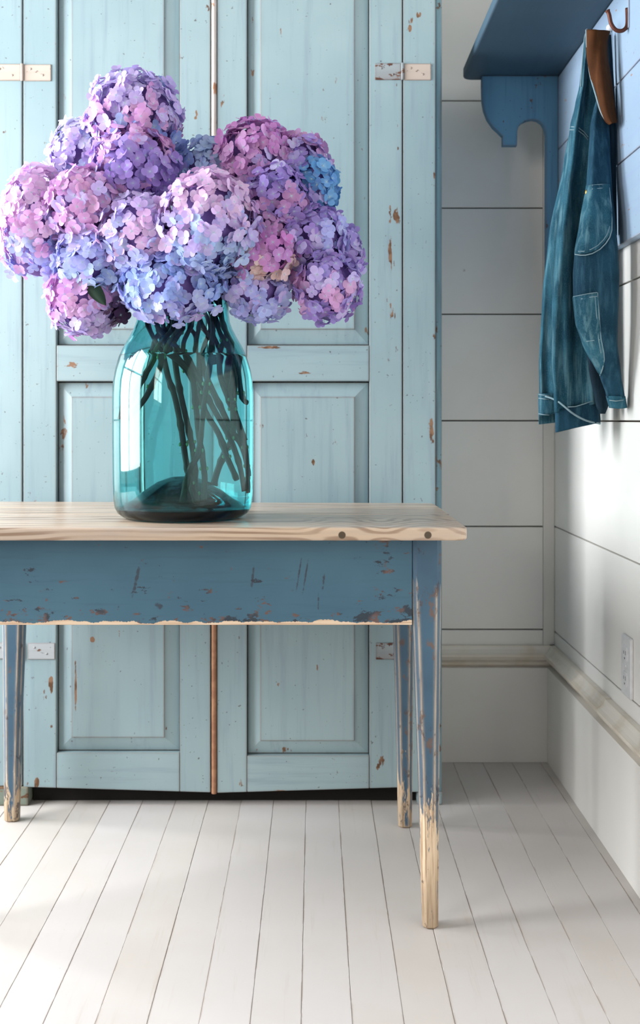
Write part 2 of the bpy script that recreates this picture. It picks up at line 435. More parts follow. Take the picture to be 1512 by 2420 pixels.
def door(px, inner, hinge_left, botL, botR, label):
    """px: outer left, panel left, panel right, outer right; inner: field left/right"""
    d = empty('door', (cx((px[0] + px[3]) / 2), YC, .05), cup); d['label'] = label
    zb = lambda p: cz(botL + (botR - botL) * (p - px[0]) / (px[3] - px[0]))
    top = 2.14; g = .0007
    y0, y1 = YC, YC + .022
    def piece(name, a, b, za, zb_, zt, m):
        link(name, hexa([(cx(a), y0, za), (cx(b), y0, zb_), (cx(b), y1, zb_), (cx(a), y1, za),
                         (cx(a), y0, zt), (cx(b), y0, zt), (cx(b), y1, zt), (cx(a), y1, zt)], .0020), m, d, base=CB)
    piece('stile', px[0], px[1], zb(px[0]), zb(px[1]), top, M_cabV)
    piece('stile', px[2], px[3], zb(px[2]), zb(px[3]), top, M_cabV)
    a, b = px[1] + .8, px[2] - .8
    piece('rail', a, b, cz(901), cz(901), cz(816), M_cabH)
    piece('rail', a, b, zb(a), zb(b), cz(1779 if hinge_left else 1786), M_cabH)
    piece('rail', a, b, top - .09, top - .09, top, M_cabH)
    a, b = cx(px[1] + 2), cx(px[2] - 2); fa, fb = cx(inner[0]), cx(inner[1])
    link('panel', raised_panel(a, b, cz(813.5), top - .092, fa, fb, cz(778), top - .125), M_cabV, d, base=CB)
    link('panel', raised_panel(a, b, cz(1777 if hinge_left else 1784), cz(904), fa, fb, cz(1744 if hinge_left else 1752), cz(938)), M_cabV, d, base=CB)
    return d
door((55, 133, 425, 497), (168, 388), True, 1860, 1873, 'left cupboard door')
dr = door((513, 583, 873, 950), (615, 838), False, 1874, 1861, 'right cupboard door')
pts = []
for k in range(9):
    a = math.pi * k / 8
    pts.append((cx(505.5) - .0066 * math.cos(a), YC + .004 - .0085 * math.sin(a)))
pts += [(cx(505.5) + .0066, YC + .02), (cx(505.5) - .0052, YC + .02)]
link('meeting_bead', prism(pts, 'z', cz(1876), 2.14, .001), M_bead, dr, CB, smooth=False)

def hinge(xl0, xl1, xr0, xr1, y0, y1, ml, mr, xk):
    h = empty('hinge', (cx(xk), YC, cz((y0 + y1) / 2)), cup)
    link('hinge_leaf', box(cx(xl0), cx(xl1), YC - .0028, YC + .0005, cz(y1), cz(y0), .0008, 1), ml, h)
    link('hinge_leaf', box(cx(xr0), cx(xr1), YC - .0028, YC + .0005, cz(y1 + 1), cz(y0 + 1), .0008, 1), mr, h)
    bm = bmesh.new(); tube(bm, [(cx(xk), YC - .003, cz(y1)), (cx(xk), YC - .003, cz(y0))], .0042, 10)
    link('hinge_pin', bm, ml if xk > 500 else mr, h, smooth=True)
    for a, b, m in ((xl0, xl1, ml), (xr0, xr1, mr)):
        for t, s in ((.25, .3), (.7, .68)):
            bm = bmesh.new(); bmesh.ops.create_uvsphere(bm, u_segments=8, v_segments=5, radius=.003)
            bmesh.ops.scale(bm, vec=(1, .35, 1), verts=bm.verts)
            bmesh.ops.translate(bm, vec=(cx(a + (b - a) * t), YC - .003, cz(y0 + (y1 - y0) * s)), verts=bm.verts)
            link('screw', bm, m, h, smooth=True)
hinge(-16, 49, 57, 121, 152, 191, M_hinge_c, M_hinge_c, 53)
hinge(886, 947, 955, 1018, 150, 189, M_hinge_r, M_hinge_c, 951)
hinge(-16, 49, 66, 130, 1518, 1557, M_hinge_g, M_hinge_g, 53)
hinge(888, 947, 955, 1016, 1519, 1558, M_hinge_r, M_hinge_r, 951)

# ------------------------------------------------------------------ table
def wood_top(name, knots=(), front=False):
    g = G(name); c = g.coords(rand=0)
    xyz = g.sep(c)
    warp = g.noise(g.coords(scale=(.5, 2.5, 2.5)), 3.5, 3)
    v = g.math('ADD', g.math('MULTIPLY', xyz[2], 1.0), g.math('MULTIPLY', xyz[1], .22))
    v = g.math('ADD', v, g.math('MULTIPLY', warp, .035))
    for kx in knots:
        sp = g.spot(xyz, (kx, -.0135), (.085, .055))
        d2 = g.math('MULTIPLY', sp, sp)
        v = g.math('ADD', v, g.math('MULTIPLY', d2, g.math('MULTIPLY', g.math('SUBTRACT', xyz[2], -.0135), -1.6)))
    rings = g.math('SINE', g.math('MULTIPLY', v, 620.0))
    fib = g.noise(g.coords(scale=(.03, 1, 1)), 260, 4)
    band = g.step(g.math('ADD', rings, g.math('MULTIPLY', fib, 1.2)), .2, 1.4)
    grey = g.noise(g.coords(scale=(.12, 1, 1)), 22, 4)
    col = g.mix(g.step(grey, .35, .7), lin(194, 170, 146), lin(176, 160, 147))
    brk = g.step(g.noise(g.coords(scale=(.25, 1, 1)), 14, 4), .38, .62)
    col = g.mix(g.math('MULTIPLY', g.math('MULTIPLY', band, .75), g.math('ADD', .25, g.math('MULTIPLY', brk, .75))), col, lin(122, 94, 72))
    crk = g.noise(g.coords(scale=(.02, 1, 1)), 120, 3)
    col = g.mix(g.math('MULTIPLY', g.step(crk, .70, .74), .7), col, lin(84, 64, 48))
    for kx in knots:
        col = g.mix(g.step(g.spot(xyz, (kx, -.0135), (.008, .008)), .1, .5), col, lin(74, 62, 46))
    g.bump(g.math('SUBTRACT', g.math('MULTIPLY', band, -.5), crk), .25, .0012)
    return g.done(col, .30, .6)

TB = Vector((-.25, 2.35, .755))
TBASE = Vector((-.25, 2.35, 0))
YT = 2.047
kn = [(px - VX) * YT / F for px in (808, 1011)]
tbl = thing('side_table', TBASE, 'worn blue painted table with bare wood plank top and tapered legs', 'table')
KT = [k - TBASE.x for k in kn]
def top_mat(nm, knots):
    m = wood_top(nm, knots)
    return m
M_topf = wood_top('front_plank_wood', KT)
M_topb = wood_top('rear_plank_wood')
x0, x1 = -.80, .281
def rounded(pts, r, which, n=6):
    out = []
    for i, p in enumerate(pts):
        if i not in which: out.append(p); continue
        p = Vector(p); a = Vector(pts[i - 1]) - p; b = Vector(pts[(i + 1) % len(pts)]) - p
        a.normalize(); b.normalize(); s, e = p + a * r, p + b * r
        for k in range(n + 1):
            t = k / n; q = s * (1 - t) ** 2 + p * 2 * t * (1 - t) + e * t * t
            out.append((q.x, q.y))
    return out
ZTOP, ZU = .755, .731
pl = [rounded([(x0, YT), (x1, YT), (x1, 2.3385), (x0, 2.3415)], .026, (0, 1)),
      [(x0, 2.3445), (x1, 2.3415), (x1, 2.5170), (x0, 2.5190)],
      rounded([(x0, 2.5225), (x1, 2.5205), (x1 - .002, 2.645), (x0, 2.700)], .02, (2, 3))]
for i, q in enumerate(pl):
    bm = prism(q, 'z', ZU, ZTOP, .0062 if i == 0 else .003, 4)
    # local origin at the top surface so that the knots sit on the front edge
    o = link('top_plank', bm, M_topf if i == 0 else M_topb, tbl, base=(TBASE.x, 2.2, ZTOP), smooth=False)

A1, A2 = lin(62, 96, 115), lin(71, 106, 124)
def apron_mat(name, zb):
    g = G(name); c = g.coords(); xyz = g.sep(c)
    cs = g.coords(scale=(.06, 1, 1)); fine = g.noise(cs, 90, 5, .6); big = g.noise(c, 3.2, 3)
    col = g.mix(g.step(big, .35, .7), A1, A2)
    col = g.mix(g.math('MULTIPLY', g.step(fine, .5, .8), .35), col, lin(50, 76, 94))
    # dark scuffs, more of them low on the board and near its right end
    ch = g.noise(g.coords(scale=(.55, 1, 1)), 50, 8, .68)
    zone = g.math('ADD', g.math('MULTIPLY', g.step(xyz[2], zb + .055, zb), .10), g.math('MULTIPLY', g.step(xyz[0], .25, .46), .06))
    reg = g.noise(c, 6, 2)
    thr = g.math('SUBTRACT', g.math('SUBTRACT', .70, zone), g.math('MULTIPLY', reg, .16))
    m = g.step(ch, thr, g.math('ADD', thr, .03))
    col = g.mix(g.math('MULTIPLY', m, .85), col, g.mix(g.step(g.noise(c, 30, 2), .45, .6), lin(40, 44, 52), lin(104, 74, 62)))
    # two long slanting scratches and a few upright ones
    for (px_, py_, rx_, rz_, sl) in ((706, 1358, .003, .055, .16), (722, 1360, .003, .055, .16), (322, 1370, .006, .05, .22), (596, 1370, .005, .04, .1), (764, 1375, .004, .03, .1), (752, 1420, .003, .03, 0), (376, 1432, .012, .010, -.6)):
        X = (px_ - VX) * 2.106 / F - TBASE.x; Z = HC - (py_ - VY) * 2.106 / F
        a = g.math('SUBTRACT', g.math('SUBTRACT', xyz[0], X), g.math('MULTIPLY', g.math('SUBTRACT', xyz[2], Z), sl))
        a = g.math('DIVIDE', a, rx_); b = g.math('DIVIDE', g.math('SUBTRACT', xyz[2], Z), rz_)
        d = g.math('SUBTRACT', 1.0, g.math('ADD', g.math('MULTIPLY', a, a), g.math('MULTIPLY', b, b)), True)
        col = g.mix(g.math('MULTIPLY', g.step(g.math('MULTIPLY', d, g.noise(c, 120, 4)), .28, .5), .75), col, lin(52, 50, 56))
    wn_ = g.noise(g.coords(scale=(1, 1, 0)), 12, 7, .68)
    lim = g.math('ADD', zb + .0015, g.math('MULTIPLY', g.step(wn_, .3, .75), .011))
    bare = g.step(g.math('SUBTRACT', lim, xyz[2]), -.0008, .0008)
    bare = g.math('MULTIPLY', bare, g.step(xyz[0], .48, .43))
    wood = g.mix(g.step(g.noise(g.coords(scale=(.03, 1, 1)), 300, 3), .4, .7), lin(218, 194, 168), lin(188, 156, 128))
    col = g.mix(bare, col, wood)
    g.bump(g.math('SUBTRACT', g.math('MULTIPLY', fine, .4), g.math('ADD', m, bare)), .25, .001)
    return g.done(col, .42)
ZA = HC - (1477 - VY) * 2.106 / F
M_apron = apron_mat('apron_paint', ZA)
link('apron', box(-.69, .1835, 2.106, 2.128, ZA, ZU, .0015), M_apron, tbl)
link('apron', box(-.69, .18, 2.62, 2.64, ZA, ZU, .0015), M_apron, tbl)
link('apron', box(.208, .228, 2.15, 2.60, ZA, ZU, .0015), M_apron, tbl)
link('apron', box(-.728, -.708, 2.15, 2.60, ZA, ZU, .0015), M_apron, tbl)

def leg_mat(name, bare):
    g = G(name); c = g.coords(); xyz = g.sep(c)
    cs = g.coords(scale=(1, 1, .05)); fine = g.noise(cs, 110, 5, .6); big = g.noise(c, 7, 3)
    col = g.mix(g.step(big, .35, .7), lin(57, 84, 105), lin(67, 96, 116))
    col = g.mix(g.math('MULTIPLY', g.step(fine, .5, .8), .4), col, lin(62, 92, 118))
    wood = g.mix(g.step(g.noise(cs, 220, 4), .4, .68), lin(222, 198, 168), lin(176, 146, 116))
    wood = g.mix(g.math('MULTIPLY', g.step(xyz[2], .14, .01), .55), wood, lin(140, 120, 98))
    e = g.edge(.010, 3)
    wear = g.math('ADD', g.math('MINIMUM', g.math('MULTIPLY', e, 7.0), .45), g.math('MULTIPLY', g.step(xyz[2], bare + .12, bare - .22), .42))
    wear = g.math('ADD', wear, g.math('MULTIPLY', g.math('SUBTRACT', g.noise(g.coords(scale=(1, 1, .18)), 70, 6, .65), .5), 1.1))
    wear = g.math('MULTIPLY', wear, g.step(xyz[2], .73, .58))
    bm_ = g.step(wear, .27, .33)
    dk = g.noise(g.coords(scale=(1, 1, .5)), 42, 8, .7)
    reg = g.noise(g.coords(scale=(1, 1, .4)), 9, 2)
    th = g.math('SUBTRACT', .68, g.math('MULTIPLY', reg, .24))
    col = g.mix(bm_, col, wood)
    col = g.mix(g.math('MULTIPLY', g.step(dk, th, g.math('ADD', th, .06)), .8), col, g.mix(g.step(big, .45, .6), lin(44, 44, 52), lin(112, 84, 66)))
    g.bump(g.math('SUBTRACT', g.math('MULTIPLY', fine, .4), bm_), .3, .001)
    return g.done(col, .45)
M_leg = leg_mat('leg_paint', .28); M_legr = leg_mat('rear_leg_paint', .16)

def leg(xo, xi_t, xi_b, xo_b, yo, yi_t, yi_b, m, chz=.009):
    """outer faces near upright, inner faces tapering to the foot, corners planed off"""
    bm = bmesh.new(); rings = []
    lv = [(0.004, 1.0), (.0, .93)]
    for z, t, sh in ((0, 1, .0025), (.003, 1, 0), (.30, .60, 0), (.55, .16, 0), (.60, 0.04, 0), (ZU - .0005, 0, 0)):
        a = xo + (xo_b - xo) * t; b = xi_t + (xi_b - xi_t) * t
        c = yo; d = yi_t + (yi_b - yi_t) * t
        lo, hi = sorted((a, b)); l2, h2 = sorted((c, d)); lo += sh; hi -= sh; l2 += sh; h2 -= sh
        k = min(chz, (hi - lo) * .24)
        if z > .7: k *= .9
        q = [(lo + k, l2), (hi - k, l2), (hi, l2 + k), (hi, h2 - k), (hi - k, h2), (lo + k, h2), (lo, h2 - k), (lo, l2 + k)]
        rings.append([bm.verts.new((p[0], p[1], z)) for p in q])
    for a, b in zip(rings, rings[1:]):
        for i in range(8): bm.faces.new((a[i], a[(i + 1) % 8], b[(i + 1) % 8], b[i]))
    bm.faces.new(rings[0][::-1]); bm.faces.new(rings[-1])
    link('leg', bm, m, tbl)
leg(.2380, .1835, .2035, .2325, 2.100, 2.152, 2.130, M_leg)
leg(.2325, .1800, .1970, .2285, 2.652, 2.598, 2.619, M_legr)
leg(-.7340, -.6785, -.7005, -.7340, 2.690, 2.634, 2.657, M_legr)
leg(-.7380, -.6835, -.7035, -.7325, 2.100, 2.152, 2.130, M_leg)

# ------------------------------------------------------------------ glass jar with water
JX, JY = (433 - VX) * 2.25 / F, 2.250
outer = [(.0, .776), (.018, .7755), (.038, .773), (.058, .769), (.076, .764), (.090, .759), (.100, .7555), (.110, .7562), (.1205, .7595), (.1300, .7668), (.1355, .777), (.1380, .792),
         (.1392, .83), (.1400, .90), (.1402, .96), (.1400, 1.000), (.1385, 1.028), (.1345, 1.052), (.1275, 1.076), (.1180, 1.097), (.1075, 1.115), (.0985, 1.132), (.0930, 1.147), (.0908, 1.162), (.0905, 1.190), (.0935, 1.196), (.0945, 1.201), (.0920, 1.206)]
inner = [(.0870, 1.204), (.0862, 1.190), (.0862, 1.162), (.0885, 1.146), (.0940, 1.130), (.1030, 1.1125), (.1135, 1.094), (.1230, 1.073), (.1298, 1.050), (.1338, 1.027), (.1353, 1.0), (.1355, .96), (.1352, .90), (.1344, .83),
         (.1330, .800), (.1295, .786), (.1220, .778), (.114, .7775), (.102, .779), (.090, .7835), (.074, .797), (.056, .815), (.038, .830), (.018, .8395), (0, .841)]
g = G('teal_glass')
g.n.remove(g.bsdf)
gl = g.new('ShaderNodeBsdfGlass'); gl.inputs['IOR'].default_value = 1.45; gl.inputs['Roughness'].default_value = 0.0
gl.inputs['Color'].default_value = (.90, .985, .985, 1)
wv = g.noise(g.coords(scale=(1, 1, .25)), 9, 2)
b = g.new('ShaderNodeBump'); b.inputs['Strength'].default_value = .06; b.inputs['Distance'].default_value = .004
g.l.new(wv, b.inputs['Height']); g.l.new(b.outputs[0], gl.inputs['Normal'])
ab = g.new('ShaderNodeVolumeAbsorption'); ab.inputs['Color'].default_value = (.03, .75, .795, 1); ab.inputs['Density'].default_value = 120
g.l.new(gl.outputs[0], g.out.inputs['Surface']); g.l.new(ab.outputs[0], g.out.inputs['Volume'])
M_glass = g.m
g = G('water')
g.n.remove(g.bsdf)
gl = g.new('ShaderNodeBsdfGlass'); gl.inputs['IOR'].default_value = 1.33; gl.inputs['Roughness'].default_value = 0.0
gl.inputs['Color'].default_value = (.97, .99, .99, 1); g.l.new(gl.outputs[0], g.out.inputs['Surface'])
M_water = g.m
bm = lathe(outer + inner, JX, JY); bmesh.ops.recalc_face_normals(bm, faces=bm.faces[:])
jar = link('glass_jar', bm, M_glass, base=(JX, JY, ZTOP), smooth=True)
tag(jar, 'large teal green blown glass jar of cut stems standing on the plank table', 'jar')
ZW = 1.078
wp = [(0, ZW), (.05, ZW), (.1222, ZW + .0008)] + [(r + .0008, z) for r, z in inner if z < ZW - .003 and r > .10][0:] 
low = [(r, z - .0008) for r, z in inner[17:]]
wp = [(0, ZW), (.06, ZW), (.1215, ZW + .0006)] + [(r + .0008, z) for r, z in inner[7:17]] + low
bm = lathe(wp, JX, JY, 96); bmesh.ops.recalc_face_normals(bm, faces=bm.faces[:])
wat = link('water', bm, M_water, base=(JX, JY, ZTOP + .03), smooth=True)
tag(wat, 'clear water filling the teal glass jar up to its shoulder', 'water')

# ------------------------------------------------------------------ hydrangeas
def petal_mat():
    g = G('hydrangea_petal')
    oi = g.new('ShaderNodeObjectInfo')
    at = g.new('ShaderNodeAttribute', attribute_name='rad').outputs['Fac']
    c = oi.outputs['Color']
    hs = g.new('ShaderNodeHueSaturation'); g.l.new(c, hs.inputs['Color'])
    hs.inputs['Hue'].default_value = .485; hs.inputs['Saturation'].default_value = .8; hs.inputs['Value'].default_value = 1.12
    col = g.mix(g.step(at, .55, .05), c, hs.outputs[0])
    col = g.mix(g.step(at, .16, .04), col, lin(196, 216, 226))
    vein = g.noise(g.coords(), 220, 2)
    col = g.mix(g.math('MULTIPLY', g.step(vein, .5, .7), .10), col, lin(236, 226, 244))
    g.put(g.bsdf.inputs['Base Color'], col); g.bsdf.inputs['Roughness'].default_value = .6
    g.bsdf.inputs['Specular IOR Level'].default_value = .2
    tr = g.new('ShaderNodeBsdfTranslucent'); g.l.new(col, tr.inputs['Color'])
    ms = g.new('ShaderNodeMixShader'); ms.inputs[0].default_value = .30
    g.l.new(g.bsdf.outputs[0], ms.inputs[1]); g.l.new(tr.outputs[0], ms.inputs[2]); g.l.new(ms.outputs[0], g.out.inputs['Surface'])
    return g.m
M_petal = petal_mat()
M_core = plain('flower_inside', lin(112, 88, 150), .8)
def stem_mat():
    g = G('hydrangea_stem'); n = g.noise(g.coords(scale=(1, 1, .3)), 26, 4)
    z = g.sep(g.coords())[2]
    col = g.mix(g.step(n, .42, .62), lin(40, 22, 22), lin(46, 42, 26))
    col = g.mix(g.step(n, .62, .74), col, lin(70, 84, 48))
    return g.done(col, .6, .15)
M_stem = stem_mat()
M_leaf = plain('dark_leaf', lin(44, 74, 56), .5)
M_bud = plain('stem_bud', lin(70, 140, 84), .5)

def floret_mesh(seed):
    r = random.Random(seed); bm = bmesh.new(); lay = bm.verts.layers.float.new('rad')
    prof = [(0.04, .07), (.25, .33), (.5, .46), (.74, .45), (.92, .25), (1.0, .05)]
    cup = r.uniform(-.10, .42); wid = r.uniform(.88, 1.08); sharp = r.random() < .5
    for p in range(4):
        ang = p * math.pi / 2 + r.uniform(-.15, .15); L = r.uniform(.86, 1.06); tilt = cup + r.uniform(-.16, .16)
        lift = (p % 2) * .03; curl = r.uniform(-.16, .22); tw = r.uniform(-.18, .18)
        rows = []
        for u, hw in prof:
            if sharp and u > .85: hw *= .72
            row = []
            for v in (-1, 0, 1):
                x = u * L; y = v * hw * wid * (1 if v else 0)
                z = lift + tilt * u ** 1.4 + curl * (abs(v) * hw) * .9 - .12 * max(0, u - .6) ** 1.2 + tw * v * hw * u
                if v and u >= .99: x -= .03
                X = x * math.cos(ang) - y * math.sin(ang); Y = x * math.sin(ang) + y * math.cos(ang)
                vt = bm.verts.new((X, Y, z)); vt[lay] = u; row.append(vt)
            rows.append(row)
        for a, b in zip(rows, rows[1:]):
            for k in range(2): bm.faces.new((a[k], a[k + 1], b[k + 1], b[k]))
    c = [bm.verts.new((.07 * math.cos(k * math.pi / 3), .07 * math.sin(k * math.pi / 3), .03)) for k in range(6)]
    t = bm.verts.new((0, 0, .10))
    for v in c + [t]: v[lay] = 0
    for k in range(6): bm.faces.new((c[k], c[(k + 1) % 6], t))
    # the short stalk that carries the floret
    q = [bm.verts.new((.035 * math.cos(k * 2.094), .035 * math.sin(k * 2.094), 0)) for k in range(3)]
    e = bm.verts.new((0, 0, -.9))
    for v in q + [e]: v[lay] = .7
    for k in range(3): bm.faces.new((q[k], e, q[(k + 1) % 3]))
    bm.normal_update(); me = bpy.data.meshes.new('floret'); bm.to_mesh(me); bm.free()
    me.polygons.foreach_set('use_smooth', [True] * len(me.polygons)); me.materials.append(M_petal)
    return me
FL = [floret_mesh(100 + k) for k in range(14)]

# colours (as seen, sRGB)
PK = (214, 158, 212); PKL = (226, 188, 226); MG = (206, 132, 204); LV = (196, 178, 232); LVB = (172, 178, 236); PU = (160, 132, 212); PUD = (138, 112, 196)
BL = (140, 166, 226); BLL = (166, 190, 234); SK = (92, 156, 216); SKD = (64, 128, 190); WH = (222, 216, 244); MV = (186, 128, 186); CR = (226, 196, 190)
# px, py, rx, ry (pixels), depth, palette (upper, middle, lower), label
HEADS = [
 (316, 284, 104, 104, 2.27, (LV, LV, PK, BL), 'topmost lavender hydrangea head of the bouquet, tinged pink and blue'),
 (318, 400, 92, 92, 2.215, (PK, PU, PUD, PU), 'deep purple hydrangea head just below the topmost one'),
 (205, 375, 80, 84, 2.31, (WH, LV, LV, LVB), 'pale whitish lavender hydrangea head on the left shoulder of the bouquet, lit by the window'),
 (92, 540, 84, 132, 2.26, (PKL, PKL, PK, LVB), 'large pale pink hydrangea head at the far left of the bouquet'),
 (205, 490, 84, 84, 2.185, (PK, PK, PK, LV), 'rosy pink hydrangea head between the far left one and the centre'),
 (222, 610, 84, 80, 2.20, (LV, LVB, LVB, BLL), 'periwinkle hydrangea head above the small drooping pink head'),
 (205, 712, 88, 72, 2.23, (MG, PK, PK, LV), 'small drooping pink hydrangea head at lower left with a withered tip'),
 (330, 560, 88, 92, 2.16, (LV, LV, PKL, LVB), 'soft lilac hydrangea head left of the big pale centre one'),
 (500, 408, 86, 72, 2.31, (BLL, BL, BLL, BL), 'powder blue hydrangea head at the top centre behind the pale one'),
 (492, 530, 108, 116, 2.125, (PKL, PKL, LV, BLL), 'big pale lilac hydrangea head at the very centre of the bouquet'),
 (602, 372, 90, 80, 2.27, (MG, MG, PK, PK), 'bright magenta pink hydrangea head at the top right'),
 (702, 398, 72, 76, 2.29, (PK, LV, PU, PU), 'mauve hydrangea head right of the bright magenta one'),
 (742, 446, 52, 68, 2.255, (SK, SK, SKD, SKD), 'vivid sky blue hydrangea head at the upper right edge'),
 (655, 480, 74, 84, 2.215, (PU, PU, MV, PU), 'violet hydrangea head left of the vivid sky blue one'),
 (618, 590, 80, 76, 2.185, (MV, MV, MG, CR), 'dusky rose hydrangea head with cream edged florets right of centre'),
 (408, 672, 112, 92, 2.165, (LVB, BL, BL, LVB), 'cornflower blue hydrangea head resting on the mouth of the jar'),
 (600, 688, 84, 64, 2.215, (LVB, LVB, LV, LVB), 'lavender blue hydrangea head to the right of the jar mouth'),
 (742, 572, 74, 78, 2.23, (PU, LVB, PU, LV), 'blue violet hydrangea head above the lowest right one'),
 (806, 606, 48, 62, 2.28, (PU, PU, LV, PU), 'smaller violet hydrangea head at the far right edge of the bouquet'),
 (774, 676, 74, 76, 2.20, (PU, LV, PK, PU), 'purple hydrangea head hanging lowest at the far right'),
]
ell = []
for h in HEADS:
    c = P(h[0], h[1], h[4]); k = h[4] / F
    k *= 1.04; ell.append((c, Vector((h[2] * k, (h[2] + h[3]) * .5 * k, h[3] * k))))
JC = Vector((JX, JY, 1.17))
def inner_r(z):
    for (r0, z0), (r1, z1) in zip(inner, inner[1:]):
        if z1 <= z <= z0: return r0 + (r1 - r0) * (z0 - z) / max(1e-6, z0 - z1)
    return .086
# each stem: points read off the photograph (in a crop of it), and its depth in the jar from top to foot
STEMS = [
 ([(560, 300), (600, 745), (680, 950), (745, 1200), (800, 1480), (860, 1700), (930, 2005)], (.0, -.085)),
 ([(640, 300), (680, 740), (740, 980), (820, 1260), (880, 1480), (910, 1750), (940, 2010)], (.015, -.09)),
 ([(720, 300), (660, 420), (580, 560), (560, 600)], (.04, .04)),
 ([(430, 270), (570, 550), (820, 740), (890, 1000), (930, 1280), (1000, 1640), (990, 2010)], (-.02, -.08)),
 ([(480, 300), (560, 520), (740, 760), (830, 940)], (.05, .06)),
 ([(700, 300), (520, 540), (500, 640), (400, 800), (240, 1050)], (-.035, -.03)),
 ([(760, 290), (620, 540), (560, 710), (470, 880), (390, 1000), (230, 1150)], (-.055, -.05)),
 ([(520, 320), (700, 520), (870, 760), (980, 970), (1150, 1250), (1200, 1340), (1290, 1560), (1340, 1780)], (-.03, -.01)),
 ([(600, 320), (480, 420), (330, 640), (270, 900), (220, 1150)], (.03, .02)),
 ([(1060, 240), (1020, 450), (1000, 960), (950, 1420), (860, 1580), (790, 2010)], (-.055, -.092)),
 ([(880, 290), (850, 480), (900, 720), (1040, 1020), (1150, 1250), (1250, 1400), (1330, 1660)], (.01, .02)),
 ([(960, 300), (1060, 560), (1120, 760), (1100, 1060)], (.04, .05)),
 ([(1100, 290), (1150, 500), (1230, 740), (1280, 960), (1355, 1005)], (.02, .0)),
 ([(900, 300), (1000, 480), (1060, 760), (1150, 1000), (1250, 1250), (1320, 1450), (1350, 1800)], (.0, .01)),
 ([(780, 300), (840, 420), (870, 620), (900, 1010), (1060, 1280), (1150, 1480), (1270, 1680)], (.03, -.02)),
 ([(820, 280), (740, 480), (760, 640), (800, 760)], (.0, .01)),
 ([(1180, 290), (1190, 480), (1200, 900), (1180, 1280), (1090, 1440), (1010, 1620), (970, 1740)], (-.02, .03)),
 ([(1040, 280), (1090, 440), (1150, 560), (1210, 900), (1250, 1010)], (-.01, -.03)),
 ([(990, 280), (900, 520), (940, 620), (960, 700)], (.03, .05)),
 ([(1140, 280), (1080, 500), (1090, 800), (1110, 1000), (1190, 1340)], (.0, .05)),
]
nfl = 0
